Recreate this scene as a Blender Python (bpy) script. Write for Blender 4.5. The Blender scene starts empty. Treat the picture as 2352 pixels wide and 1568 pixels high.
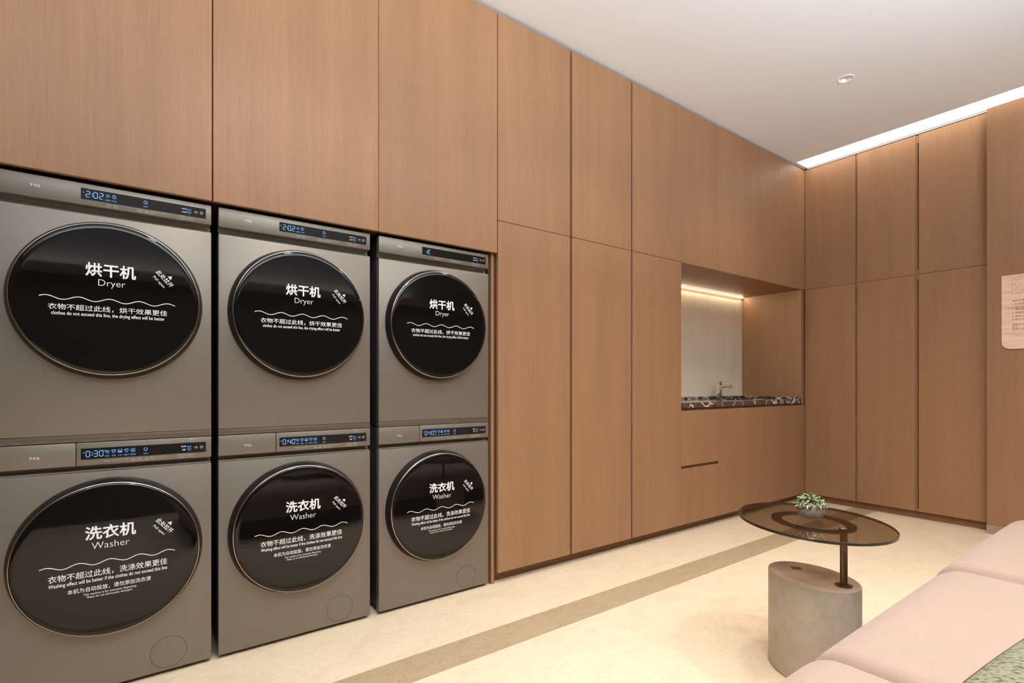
import bpy, bmesh, math, random
from mathutils import Vector, Matrix
R = math.radians
PI = math.pi
random.seed(7)
sc = bpy.context.scene
COL = sc.collection

# ------------------------------------------------------------------ camera, view, world, lights
cam_d = bpy.data.cameras.new('camera')
cam = bpy.data.objects.new('camera', cam_d)
COL.objects.link(cam)
cam.location = (-4.904, -2.215, 1.043)
cam.rotation_euler = (R(90), 0, R(53.863 - 90))
cam_d.sensor_width = 36.0
cam_d.lens = 1185.5 / 2352 * 36.0
cam_d.shift_y = (882.74 - 784) / 2352
cam_d.clip_start = 0.02
sc.camera = cam
vs = sc.view_settings
vs.view_transform = 'Standard'
vs.look = 'None'
vs.gamma = 1.0
vs.use_curve_mapping = False
vs.exposure = 0.0
w = bpy.data.worlds.new('world')
sc.world = w
w.use_nodes = True
w.node_tree.nodes['Background'].inputs[0].default_value = (1.0, .9, .8, 1)
w.node_tree.nodes['Background'].inputs[1].default_value = 0.02
try:
    sc.cycles.use_denoising = True
    sc.cycles.max_bounces = 10
    sc.cycles.diffuse_bounces = 6
    sc.cycles.sample_clamp_indirect = 8.0
except Exception:
    pass

CEIL = 3.0
WARM = (1.0, .945, .86)
# downlights of the ceiling: x, y, watts (only the first one is inside the frame)
DOWN = [(-1.23, -.805, 52), (-2.75, -.95, 33), (-4.3, -.95, 28), (-2.7, -2.2, 64), (-4.3, -2.2, 44), (-5.9, -2.2, 15), (-1.9, -2.5, 48)]
FILL_UP = 290          # watts of the added, unseen fill uplight behind the sofa
SLOT = 3.6          # emission of the lit ceiling slot
NICHE = 3.6         # emission of the strip over the sink

# ------------------------------------------------------------------ materials
def mat(name, color=(.5, .5, .5), rough=.5, metal=0.0, emit=None, es=0.0, coat=0.0, spec=None, trans=0.0, ior=None):
    m = bpy.data.materials.new(name)
    m.use_nodes = True
    b = m.node_tree.nodes['Principled BSDF']
    b.inputs['Base Color'].default_value = (*color, 1)
    b.inputs['Roughness'].default_value = rough
    b.inputs['Metallic'].default_value = metal
    if emit:
        b.inputs['Emission Color'].default_value = (*emit, 1)
        b.inputs['Emission Strength'].default_value = es
    if coat:
        b.inputs['Coat Weight'].default_value = coat
        b.inputs['Coat Roughness'].default_value = .03
    if spec is not None:
        b.inputs['Specular IOR Level'].default_value = spec
    if trans:
        b.inputs['Transmission Weight'].default_value = trans
    if ior:
        b.inputs['IOR'].default_value = ior
    return m

class NT:
    def __init__(s, m):
        s.t = m.node_tree
        s.b = s.t.nodes['Principled BSDF']
    def n(s, typ, **kw):
        x = s.t.nodes.new(typ)
        for k, v in kw.items():
            if k.startswith('i_'):
                key = k[2:]
                key = int(key) if key.isdigit() else key.replace('_', ' ')
                x.inputs[key].default_value = v
            else:
                setattr(x, k, v)
        return x
    def l(s, a, b):
        s.t.links.new(a, b)
    def coords(s, scale=(1, 1, 1), rnd=False):
        tc = s.n('ShaderNodeTexCoord')
        mp = s.n('ShaderNodeMapping')
        mp.inputs['Scale'].default_value = scale
        s.l(tc.outputs['Object'], mp.inputs['Vector'])
        if rnd:
            oi = s.n('ShaderNodeObjectInfo')
            mu = s.n('ShaderNodeVectorMath', operation='SCALE')
            mu.inputs[0].default_value = (37.0, 53.0, 11.0)
            s.l(oi.outputs['Random'], mu.inputs['Scale'])
            s.l(mu.outputs[0], mp.inputs['Location'])
        return mp.outputs[0]
    def noise(s, vec, scale=1, detail=4, rough=.5, dist=0.0):
        x = s.n('ShaderNodeTexNoise')
        x.inputs['Scale'].default_value = scale
        x.inputs['Detail'].default_value = detail
        x.inputs['Roughness'].default_value = rough
        x.inputs['Distortion'].default_value = dist
        s.l(vec, x.inputs['Vector'])
        return x.outputs['Fac']
    def ramp(s, fac, stops):
        x = s.n('ShaderNodeValToRGB')
        e = x.color_ramp.elements
        while len(e) < len(stops):
            e.new(.5)
        for i, (p, c) in enumerate(stops):
            e[i].position = p
            e[i].color = (*c, 1) if len(c) == 3 else c
        s.l(fac, x.inputs['Fac'])
        return x.outputs['Color']
    def mix(s, fac, a, b, mode='MIX'):
        x = s.n('ShaderNodeMix', data_type='RGBA', blend_type=mode)
        for sock, v in ((x.inputs[0], fac), (x.inputs[6], a), (x.inputs[7], b)):
            if hasattr(v, 'is_output'):
                s.l(v, sock)
            elif isinstance(v, (int, float)):
                sock.default_value = v
            else:
                sock.default_value = (*v, 1)
        return x.outputs[2]
    def bump(s, h, strength=.2, dist=.001):
        x = s.n('ShaderNodeBump')
        x.inputs['Strength'].default_value = strength
        x.inputs['Distance'].default_value = dist
        s.l(h, x.inputs['Height'])
        s.l(x.outputs[0], s.b.inputs['Normal'])
    def base(s, c):
        s.l(c, s.b.inputs['Base Color'])

def wood(name, light, dark, rough=.5, vertical=True):
    m = mat(name, light, rough, spec=.35)
    n = NT(m)
    big = n.noise(n.coords((5, 5, .35) if vertical else (.35, 5, 5), True), 1.6, 3, .55, .6)
    mid = n.noise(n.coords((85, 85, 1.6) if vertical else (1.6, 85, 85), True), 1.0, 5, .62, .6)
    pore = n.noise(n.coords((560, 560, 11) if vertical else (11, 560, 560), True), 1.0, 3, .6)
    mc = tuple(.68 * a + .32 * b for a, b in zip(light, dark))
    c1 = n.ramp(mid, [(.25, mc), (.62, light)])
    c2 = n.ramp(big, [(.3, (.90, .90, .88)), (.7, (1.06, 1.04, 1.03))])
    c3 = n.mix(1.0, c1, c2, 'MULTIPLY')
    p = n.ramp(pore, [(.36, (1, 1, 1)), (.50, (0, 0, 0))])
    x = n.n('ShaderNodeMath', operation='MULTIPLY', i_1=.42)
    n.l(p, x.inputs[0])
    n.base(n.mix(x.outputs[0], c3, dark))
    n.bump(pore, .12, .0008)
    return m

OAK_L = (.335, .182, .094)
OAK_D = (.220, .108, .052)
M = {}
M['oak'] = wood('oak_veneer', OAK_L, OAK_D)
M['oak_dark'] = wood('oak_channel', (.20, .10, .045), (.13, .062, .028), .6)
M['oak_h'] = wood('oak_horizontal', (.265, .125, .058), (.185, .083, .036), .5, False)
M['cream_wood'] = wood('cream_veneer', (.86, .78, .64), (.79, .70, .56), .5)
M['carcass'] = mat('carcass_shadow', (.05, .035, .025), .7)
M['white'] = mat('ceiling_paint', (.86, .885, .92), .9)
M['trimgrey'] = mat('grey_trim', (.34, .335, .325), .6)
M['wallpaint'] = mat('wall_paint', (.075, .066, .058), .8)
M['alcove'] = mat('alcove_shade', (.02, .018, .016), .8)  # shade of the machine recess put into the wall colour

# brushed titanium grey of the machines
def titanium(name, c, rough):
    m = mat(name, c, rough, .55, spec=.5)
    n = NT(m)
    fl = n.noise(n.coords((900, 900, 900)), 1.0, 2, .6)
    st = n.noise(n.coords((220, 220, 6), True), 1.0, 3, .6)
    a = n.ramp(fl, [(.3, tuple(x * .9 for x in c)), (.7, tuple(x * 1.1 for x in c))])
    b = n.ramp(st, [(.3, (.98, .98, .98)), (.7, (1.02, 1.02, 1.02))])
    n.base(n.mix(1.0, a, b, 'MULTIPLY'))
    return m
M['ti'] = titanium('titanium_lacquer', (.222, .192, .158), .45)
M['ti_film'] = titanium('titanium_film', (.165, .128, .10), .36)
M['case'] = mat('machine_case', (.035, .035, .034), .45)
M['blackgloss'] = mat('black_gloss', (.006, .006, .006), .12, coat=.3)
M['bezel'] = mat('dark_bezel', (.020, .017, .014), .26, .4)
M['copper'] = mat('rose_gold_rim', (.74, .60, .49), .2, 1.0)
M['vinyl'] = mat('white_vinyl', (.86, .86, .85), .55)
M['print'] = mat('pale_print', (.62, .58, .52), .6)
M['logo'] = mat('logo_silver', (.80, .78, .74), .4)
M['groove'] = mat('dark_groove', (.05, .042, .035), .6)
M['screen'] = mat('screen_glass', (.012, .011, .010), .10)
M['blue'] = mat('display_blue', (.05, .12, .25), .5, emit=(.22, .52, 1.0), es=.95)
M['bluedim'] = mat('display_blue_dim', (.03, .08, .2), .5, emit=(.12, .32, .80), es=.5)
M['whiteled'] = mat('display_white', (.5, .48, .46), .5, emit=(1.0, .92, .84), es=.35)

def door_glass():
    m = mat('door_glass', (.004, .0037, .0035), .06, spec=.43)
    n = NT(m)
    s = n.noise(n.coords((1, 1, 1), True), 9.0, 5, .7, 1.5)
    n.l(n.ramp(s, [(.5, (.03, .03, .03)), (.85, (.12, .12, .12))]), n.b.inputs['Roughness'])
    return m
M['glass_black'] = door_glass()

# stone floor
def joints(n, col):
    """hairline tile joints, in the floor's own coordinates"""
    tc = n.n('ShaderNodeTexCoord')
    sep = n.n('ShaderNodeSeparateXYZ')
    n.l(tc.outputs['Object'], sep.inputs[0])
    outs = []
    for ax, off, pitch in (('X', .27 + 18.0, .9), ('Y', -.435 + 18.0, .9)):
        a = n.n('ShaderNodeMath', operation='ADD', i_1=off)
        n.l(sep.outputs[ax], a.inputs[0])
        b = n.n('ShaderNodeMath', operation='PINGPONG', i_1=pitch / 2)
        n.l(a.outputs[0], b.inputs[0])
        c = n.n('ShaderNodeMath', operation='LESS_THAN', i_1=.0008)
        n.l(b.outputs[0], c.inputs[0])
        outs.append(c)
    m_ = n.n('ShaderNodeMath', operation='MAXIMUM')
    n.l(outs[0].outputs[0], m_.inputs[0]); n.l(outs[1].outputs[0], m_.inputs[1])
    k = n.n('ShaderNodeMath', operation='MULTIPLY', i_1=.22)
    n.l(m_.outputs[0], k.inputs[0])
    return n.mix(k.outputs[0], col, (.45, .36, .26))
def stone(name, c, c2, c3, sc1=6, sc2=40, rough=.45, speck=True):
    m = mat(name, c, rough, spec=.35)
    n = NT(m)
    v = n.coords((1, 1.8, 1))
    a = n.noise(v, sc1, 6, .65, .8)
    b = n.noise(v, sc2, 4, .7, .3)
    col = n.ramp(a, [(.30, c2), (.52, c), (.75, tuple(min(1, x * 1.03) for x in c))])
    f = n.ramp(b, [(.36, (1, 1, 1)), (.50, (0, 0, 0))])
    x = n.n('ShaderNodeMath', operation='MULTIPLY', i_1=.42)
    n.l(f, x.inputs[0])
    col = n.mix(x.outputs[0], col, c3)
    if speck:
        col = joints(n, col)
        vo = n.n('ShaderNodeTexVoronoi')
        vo.inputs['Scale'].default_value = 14
        n.l(n.coords(), vo.inputs['Vector'])
        f2 = n.ramp(vo.outputs['Distance'], [(.025, (1, 1, 1)), (.045, (0, 0, 0))])
        col = n.mix(f2, col, tuple(x * .55 for x in c3))
    n.base(col)
    return m
M['floor'] = stone('cream_stone', (.735, .60, .425), (.665, .535, .375), (.56, .455, .325))
M['stripe'] = stone('tan_stone', (.42, .315, .195), (.37, .272, .165), (.29, .21, .125), 14, 60)

def marble_base():
    m = mat('beige_marble', (.52, .43, .34), .35, spec=.4)
    n = NT(m)
    v = n.coords((1, 1, .7))
    a = n.noise(v, 9, 8, .72, .5)
    b = n.noise(v, 4, 7, .65, 1.2)
    col = n.ramp(a, [(.25, (.32, .255, .19)), (.45, (.41, .33, .25)), (.75, (.47, .38, .29))])
    f = n.ramp(b, [(.38, (0, 0, 0)), (.41, (1, 1, 1)), (.44, (0, 0, 0))])
    x = n.n('ShaderNodeMath', operation='MULTIPLY', i_1=.22)
    n.l(f, x.inputs[0])
    n.base(n.mix(x.outputs[0], col, (.24, .22, .19)))
    return m
M['marble'] = marble_base()

def dark_marble():
    m = mat('dark_veined_marble', (.05, .035, .03), .08, spec=.5)
    n = NT(m)
    v = n.coords((1, 1, 1))
    dn = n.n('ShaderNodeTexNoise', i_Scale=7.0)
    n.l(v, dn.inputs['Vector'])
    dv = n.n('ShaderNodeVectorMath', operation='SCALE', i_Scale=.16)
    n.l(dn.outputs['Color'], dv.inputs[0])
    ad = n.n('ShaderNodeVectorMath', operation='ADD')
    n.l(v, ad.inputs[0]); n.l(dv.outputs[0], ad.inputs[1])
    vo = n.n('ShaderNodeTexVoronoi', feature='DISTANCE_TO_EDGE')
    vo.inputs['Scale'].default_value = 6.5
    n.l(ad.outputs[0], vo.inputs['Vector'])
    th = n.noise(v, 5, 3, .6)
    w1 = n.ramp(vo.outputs['Distance'], [(.008, (1, 1, 1)), (.028, (0, 0, 0))])
    patch = n.ramp(th, [(.56, (0, 0, 0)), (.66, (1, 1, 1))])
    c0 = n.ramp(n.noise(v, 20, 5, .7), [(.3, (.035, .022, .018)), (.7, (.13, .085, .07))])
    c1 = n.mix(w1, c0, (.75, .68, .60))
    x = n.n('ShaderNodeMath', operation='MULTIPLY', i_1=.75)
    n.l(patch, x.inputs[0])
    n.base(n.mix(x.outputs[0], c1, (.70, .64, .57)))
    return m
M['dmarble'] = dark_marble()
M['chrome'] = mat('chrome', (.85, .85, .86), .08, 1.0)
M['steel'] = mat('satin_steel', (.50, .43, .35), .35, 1.0)
M['bronze'] = mat('dark_bronze', (.17, .105, .065), .34, .9)
M['bronze_hi'] = mat('brass_cap', (.42, .30, .18), .25, 1.0)
M['pot'] = mat('taupe_glaze', (.27, .205, .152), .35)
M['soil'] = mat('soil', (.02, .015, .01), .9)
M['leaf'] = mat('leaf_green', (.095, .14, .025), .5)
M['leafw'] = mat('leaf_cream', (.70, .70, .52), .5)
M['stem'] = mat('stem_green', (.10, .14, .04), .6)
M['sticker'] = mat('grey_sticker', (.10, .10, .10), .5)
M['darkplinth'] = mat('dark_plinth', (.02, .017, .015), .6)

def tinted_glass():
    m = bpy.data.materials.new('bronze_glass')
    m.use_nodes = True
    t = m.node_tree
    t.nodes.clear()
    out = t.nodes.new('ShaderNodeOutputMaterial')
    tr = t.nodes.new('ShaderNodeBsdfTransparent')
    tr.inputs[0].default_value = (.59, .51, .43, 1)
    gl = t.nodes.new('ShaderNodeBsdfGlossy')
    gl.inputs['Roughness'].default_value = .02
    fr = t.nodes.new('ShaderNodeFresnel')
    fr.inputs['IOR'].default_value = 1.5
    mx = t.nodes.new('ShaderNodeMixShader')
    ge = t.nodes.new('ShaderNodeNewGeometry')
    inv = t.nodes.new('ShaderNodeMath')
    inv.operation = 'SUBTRACT'
    inv.inputs[0].default_value = 1.0
    t.links.new(ge.outputs['Backfacing'], inv.inputs[1])
    mf = t.nodes.new('ShaderNodeMath')
    mf.operation = 'MULTIPLY'
    t.links.new(fr.outputs[0], mf.inputs[0])
    t.links.new(inv.outputs[0], mf.inputs[1])
    t.links.new(mf.outputs[0], mx.inputs[0])
    t.links.new(tr.outputs[0], mx.inputs[1])
    t.links.new(gl.outputs[0], mx.inputs[2])
    t.links.new(mx.outputs[0], out.inputs['Surface'])
    return m
M['tglass'] = tinted_glass()
M['tedge'] = mat('dark_glass_edge', (.022, .016, .011), .12)

def weave(name, c, cd, pitch, depth, noise_amt=.5):
    m = mat(name, c, .85, spec=.2)
    n = NT(m)
    b = n.b
    b.inputs['Sheen Weight'].default_value = .25
    tc = n.n('ShaderNodeTexCoord')
    sep = n.n('ShaderNodeSeparateXYZ')
    n.l(tc.outputs['Object'], sep.inputs[0])
    def sn(o, k, ph=0.0):
        a = n.n('ShaderNodeMath', operation='MULTIPLY_ADD', i_1=k, i_2=ph)
        n.l(o, a.inputs[0])
        s = n.n('ShaderNodeMath', operation='SINE')
        n.l(a.outputs[0], s.inputs[0])
        return s.outputs[0]
    k = 2 * PI / pitch
    yz = n.n('ShaderNodeMath', operation='SUBTRACT')
    n.l(sep.outputs['Y'], yz.inputs[0]); n.l(sep.outputs['Z'], yz.inputs[1])
    xz = n.n('ShaderNodeMath', operation='ADD')
    n.l(sep.outputs['X'], xz.inputs[0]); n.l(sep.outputs['Z'], xz.inputs[1])
    sx = sn(xz.outputs[0], k)
    sy = sn(yz.outputs[0], k * .8)
    mu = n.n('ShaderNodeMath', operation='MULTIPLY')
    n.l(sx, mu.inputs[0]); n.l(sy, mu.inputs[1])
    nz = n.noise(n.coords(), 420, 3, .7)
    ad = n.n('ShaderNodeMath', operation='MULTIPLY_ADD', i_1=noise_amt)
    n.l(nz, ad.inputs[0]); n.l(mu.outputs[0], ad.inputs[2])
    n.base(n.ramp(ad.outputs[0], [(.0, cd), (.45, c)]))
    n.bump(ad.outputs[0], .5, depth)
    return m
M['pink'] = weave('pink_weave', (.40, .283, .225), (.335, .224, .174), .0052, .0005)

def boucle():
    m = mat('green_boucle', (.56, .54, .38), .9, spec=.1)
    n = NT(m)
    v = n.coords((1, 1, 1))
    vo = n.n('ShaderNodeTexVoronoi')
    vo.inputs['Scale'].default_value = 150
    n.l(n.coords((1, .75, 1)), vo.inputs['Vector'])
    nz = n.noise(v, 120, 4, .7)
    ad = n.n('ShaderNodeMath', operation='MULTIPLY')
    n.l(vo.outputs['Distance'], ad.inputs[0]); n.l(nz, ad.inputs[1])
    n.base(n.ramp(ad.outputs[0], [(.10, (.27, .255, .175)), (.30, (.205, .20, .13)), (.46, (.06, .068, .042))]))
    inv = n.n('ShaderNodeMath', operation='SUBTRACT', i_0=1.0)
    n.l(ad.outputs[0], inv.inputs[1])
    n.bump(inv.outputs[0], .9, .006)
    return m
M['green'] = boucle()

def signstone():
    m = mat('peach_travertine', (.75, .50, .36), .6)
    n = NT(m)
    tc = n.coords((3, 3, 14))
    rot = n.n('ShaderNodeMapping')
    rot.inputs['Rotation'].default_value = (R(28), 0, 0)
    n.l(tc, rot.inputs['Vector'])
    a = n.noise(rot.outputs[0], 2.2, 6, .65, .4)
    n.base(n.ramp(a, [(.30, (.70, .455, .33)), (.5, (.86, .60, .445)), (.72, (.92, .67, .51))]))
    return m
M['sign'] = signstone()
M['ink'] = mat('engraved_ink', (.22, .13, .08), .7)
M['slot'] = mat('slot_diffuser', (.9, .9, .9), .5, emit=(1.0, .94, .84), es=SLOT)
M['ledstrip'] = mat('led_strip_glow', (.9, .8, .6), .5, emit=(1.0, .76, .44), es=NICHE)
M['lens'] = mat('downlight_lens', (.9, .9, .9), .5, emit=(1.0, .93, .84), es=1.3)
M['reflector'] = mat('downlight_reflector', (.82, .81, .80), .3, .4)

# ------------------------------------------------------------------ geometry helpers
def wloc(o):
    v = Vector(o.location)
    while o.parent:
        o = o.parent
        v = v + Vector(o.location)
    return v

def link(name, me, m, loc=(0, 0, 0), parent=None):
    o = bpy.data.objects.new(name, me)
    COL.objects.link(o)
    if m is not None:
        for q in (m if isinstance(m, (list, tuple)) else [m]):
            me.materials.append(q)
    if parent:
        o.parent = parent
    o.location = loc
    return o

def from_bm(name, bm, m, loc=(0, 0, 0), parent=None, smooth=False, angle=None):
    me = bpy.data.meshes.new(name)
    bm.normal_update()
    bm.to_mesh(me)
    bm.free()
    if smooth:
        me.polygons.foreach_set('use_smooth', [True] * len(me.polygons))
        if angle:
            try:
                me.set_sharp_from_angle(angle=angle)
            except Exception:
                pass
    return link(name, me, m, loc, parent)

def add_box(bm, x0, x1, y0, y1, z0, z1, bevel=0.0, segs=1):
    r = bmesh.ops.create_cube(bm, size=1.0)
    vs_ = r['verts']
    for v in vs_:
        v.co = Vector((x0 + (v.co.x + .5) * (x1 - x0), y0 + (v.co.y + .5) * (y1 - y0), z0 + (v.co.z + .5) * (z1 - z0)))
    if bevel:
        es = list({e for v in vs_ for e in v.link_edges})
        bmesh.ops.bevel(bm, geom=es, offset=bevel, segments=segs, profile=.5, affect='EDGES')

def box(name, x0, x1, y0, y1, z0, z1, m, parent=None, bevel=0.0, segs=1, smooth=False):
    """box in world coordinates; the origin is put at its bottom centre"""
    c = Vector(((x0 + x1) / 2, (y0 + y1) / 2, z0))
    bm = bmesh.new()
    add_box(bm, x0 - c.x, x1 - c.x, y0 - c.y, y1 - c.y, 0, z1 - z0, bevel, segs)
    loc = c - (wloc(parent) if parent else Vector((0, 0, 0)))
    return from_bm(name, bm, m, loc, parent, smooth, R(40) if smooth else None)

def lathe(profile, segs=64, axis='z', cap=True):
    """profile of (radius, height) turned about z; axis 'y' maps height to y"""
    bm = bmesh.new()
    rings = []
    for r, h in profile:
        if r < 1e-6:
            p = (0, 0, h) if axis == 'z' else (0, h, 0)
            rings.append([bm.verts.new(p)])
        else:
            ring = []
            for i in range(segs):
                a = 2 * PI * i / segs
                p = (r * math.cos(a), r * math.sin(a), h) if axis == 'z' else (r * math.cos(a), h, r * math.sin(a))
                ring.append(bm.verts.new(p))
            rings.append(ring)
    for a, b in zip(rings, rings[1:]):
        for i in range(segs):
            j = (i + 1) % segs
            if len(a) == 1 and len(b) > 1:
                bm.faces.new((a[0], b[i], b[j]))
            elif len(b) == 1 and len(a) > 1:
                bm.faces.new((a[i], b[0], a[j]))
            elif len(a) > 1:
                bm.faces.new((a[i], b[i], b[j], a[j]))
    bmesh.ops.recalc_face_normals(bm, faces=bm.faces)
    return bm

def add_tube(bm, pts, r, segs=10, closed=False):
    rings = []
    n = len(pts)
    for i, p in enumerate(pts):
        p = Vector(p)
        t = Vector(pts[min(i + 1, n - 1)]) - Vector(pts[max(i - 1, 0)])
        t.normalize()
        u = t.cross(Vector((0, 0, 1)))
        if u.length < 1e-4:
            u = t.cross(Vector((1, 0, 0)))
        u.normalize()
        v = t.cross(u)
        rr = r[i] if isinstance(r, (list, tuple)) else r
        rings.append([bm.verts.new(p + (u * math.cos(2 * PI * k / segs) + v * math.sin(2 * PI * k / segs)) * rr) for k in range(segs)])
    for a, b in zip(rings, rings[1:]):
        for k in range(segs):
            bm.faces.new((a[k], a[(k + 1) % segs], b[(k + 1) % segs], b[k]))
    bm.faces.new(rings[0][::-1])
    bm.faces.new(rings[-1])

def thing(name, label, cat, loc, group=None):
    o = bpy.data.objects.new(name, None)
    COL.objects.link(o)
    o.location = loc
    o.empty_display_size = .05
    tag(o, label, cat, group)
    return o

def tag(o, label, cat, group=None):
    o['label'] = label
    o['category'] = cat
    if group:
        o['group'] = group
    return o

def struct(o):
    o['kind'] = 'structure'
    return o

def copy_tree(o, parent=None):
    c = o.copy()
    COL.objects.link(c)
    c.parent = parent
    for ch in [k for k in o.children]:
        copy_tree(ch, c)
    return c

# text: curve -> flat triangles, fitted to a rectangle of a panel's own (x, z) plane
def text_tris(s, bold=0.0, res=3, spacing=1.0):
    cu = bpy.data.curves.new('lettering_curve', 'FONT')
    cu.body = s
    cu.size = 1.0
    cu.resolution_u = res
    cu.offset = bold
    cu.space_character = spacing
    cu.fill_mode = 'FRONT'
    o = bpy.data.objects.new('lettering_curve', cu)
    COL.objects.link(o)
    bpy.context.view_layer.update()
    dg = bpy.context.evaluated_depsgraph_get()
    me = bpy.data.meshes.new_from_object(o.evaluated_get(dg))
    V = [(v.co.x, v.co.y) for v in me.vertices]
    F = [tuple(p.vertices) for p in me.polygons]
    bpy.data.objects.remove(o)
    bpy.data.curves.remove(cu)
    bpy.data.meshes.remove(me)
    return V, F

_cache = {}
class Decal:
    """flat marks in an (x, z) plane facing -y, joined into one mesh"""
    def __init__(s):
        s.V = []
        s.F = []
        s.K = []
    def add(s, V, F, per=0):
        b = len(s.V)
        s.K += [(i // per if per else 0) for i in range(len(V))]
        s.V += V
        s.F += [tuple(i + b for i in f) for f in F]
    def text(s, t, x0, x1, z0, z1, bold=0.0, keep=None, rot=0.0, res=3, spacing=1.0):
        """fit the text's ink box to x0..x1, z0..z1; keep='h' keeps the aspect, ruled by height, from x0"""
        key = (t, res, spacing, min(bold, 0.0))
        if key not in _cache:
            _cache[key] = text_tris(t, min(bold, 0.0), res, spacing)
        V, F = _cache[key]
        per = len(V)
        if bold > 0:                     # heavier strokes: the glyph overprinted around itself
            n_ = 8 if bold >= .015 else 3
            V0, F0 = V, F
            V, F = [], []
            for q in range(n_):
                dx, dy = bold * math.cos(2 * PI * q / n_), bold * math.sin(2 * PI * q / n_)
                F = F + [tuple(i_ + len(V) for i_ in f_) for f_ in F0]
                V = V + [(a_ + dx, b_ + dy) for a_, b_ in V0]
        ax, bx = min(v[0] for v in V), max(v[0] for v in V)
        az, bz = min(v[1] for v in V), max(v[1] for v in V)
        kz = (z1 - z0) / (bz - az)
        kx = (x1 - x0) / (bx - ax)
        if keep == 'h':
            kx = kz
        if keep == 'w':
            kz = kx
        cx, cz = (x0 + x1) / 2, (z0 + z1) / 2
        out = []
        for x, z in V:
            px, pz = x0 + (x - ax) * kx, z0 + (z - az) * kz
            if rot:
                dx, dz = px - cx, pz - cz
                px = cx + dx * math.cos(rot) - dz * math.sin(rot)
                pz = cz + dx * math.sin(rot) + dz * math.cos(rot)
            out.append((px, pz))
        s.add(out, F, per)
    def poly(s, pts):
        s.add(list(pts), [tuple(range(len(pts)))])
    def rect(s, x0, x1, z0, z1):
        s.poly([(x0, z0), (x1, z0), (x1, z1), (x0, z1)])
    def line(s, pts, wd, closed=False):
        n = len(pts)
        L, Rr = [], []
        for i, (x, z) in enumerate(pts):
            if closed:
                a, b = pts[(i - 1) % n], pts[(i + 1) % n]
            else:
                a, b = pts[max(i - 1, 0)], pts[min(i + 1, n - 1)]
            tx, tz = b[0] - a[0], b[1] - a[1]
            q = math.hypot(tx, tz) or 1
            nx, nz = -tz / q * wd / 2, tx / q * wd / 2
            L.append((x + nx, z + nz))
            Rr.append((x - nx, z - nz))
        F = []
        for i in range(n if closed else n - 1):
            j = (i + 1) % n
            F.append((i, j, n + j, n + i))
        s.add(L + Rr, F)
    def ring(s, cx, cz, r, wd, a0=0, a1=360, k=24):
        pts = [(cx + r * math.cos(R(a0 + (a1 - a0) * i / k)), cz + r * math.sin(R(a0 + (a1 - a0) * i / k))) for i in range(k + 1)]
        if a1 - a0 >= 360:
            s.line(pts[:-1], wd, True)
        else:
            s.line(pts, wd)
    def build(s, name, m, parent, y=0.0, fy=None, loc=(0, 0, 0), facex=None):
        me = bpy.data.meshes.new(name)
        if facex is not None:          # plane facing -x : text x runs to -y
            V = [(facex - k * .00003, -x, z) for (x, z), k in zip(s.V, s.K)]
        else:
            V = [(x, (fy(x, z) if fy else y) - k * .00003, z) for (x, z), k in zip(s.V, s.K)]
        me.from_pydata(V, [], s.F)
        bm = bmesh.new()
        bm.from_mesh(me)
        want = Vector((-1, 0, 0)) if facex is not None else Vector((0, -1, 0))
        bm.normal_update()
        for f in bm.faces:
            if f.normal.dot(want) < 0:
                f.normal_flip()
        bm.to_mesh(me)
        bm.free()
        return link(name, me, m, loc, parent)

# ------------------------------------------------------------------ room shell
XL, YR = -7.4, -3.5      # wall behind the camera, wall behind the sofa
XB, YB = .62, .66         # structural walls behind the joinery
struct(box('floor', XL, XB, YR, YB, -.1, 0, M['floor']))
struct(box('trim_1', XL + .01, .034, -.550, -.387, -.02, .0012, M['stripe']))
struct(box('wall_left', XL, XB, YB, YB + .1, 0, 3.1, M['alcove']))
struct(box('wall_back', XB, XB + .1, YR, YB + .1, 0, 3.1, M['wallpaint']))
struct(box('wall_right', XL, XB, YR - .1, YR, 0, 3.1, M['wallpaint']))
struct(box('wall_front', XL - .1, XL, YR, YB + .1, 0, 3.1, M['wallpaint']))

def build_ceiling():
    """plaster board with the slot left open and a round hole for each downlight"""
    bm = bmesh.new()
    def loop(pts):
        v = [bm.verts.new((x, y, CEIL)) for x, y in pts]
        for a, b in zip(v, v[1:] + v[:1]):
            bm.edges.new((a, b))
    loop([(XL, YR), (XB, YR), (XB, YB), (XL, YB)])
    loop([(-.195, YR + .001), (-.003, YR + .001), (-.003, -.02), (-.195, -.02)])
    for x, y, p in DOWN:
        loop([(x + .0405 * math.cos(2 * PI * k / 32), y + .0405 * math.sin(2 * PI * k / 32)) for k in range(32)])
    bmesh.ops.triangle_fill(bm, use_beauty=True, use_dissolve=False, edges=bm.edges[:])
    g = bmesh.ops.extrude_face_region(bm, geom=bm.faces[:])
    for q in g['geom']:
        if isinstance(q, bmesh.types.BMVert):
            q.co.z += .05
    bmesh.ops.recalc_face_normals(bm, faces=bm.faces)
    return struct(from_bm('ceiling', bm, M['white']))
build_ceiling()
struct(box('trim_2', XL, XB, YR, YB, CEIL + .085, CEIL + .1, M['white']))       # slab over the slot and the lamp recesses

# lit slot along the back wall
sl = thing('slot_light', 'long bright recessed light slot in the ceiling along the right-hand cabinets', 'light', (-.1, -.02, CEIL))
box('diffuser', -.195, -.003, YR + .002, -.021, CEIL + .028, CEIL + .036, M['slot'], sl)
box('trim_strip', .0005, .012, -1.254, -.0215, CEIL - .015, CEIL - .0005, M['trimgrey'], sl)

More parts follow.
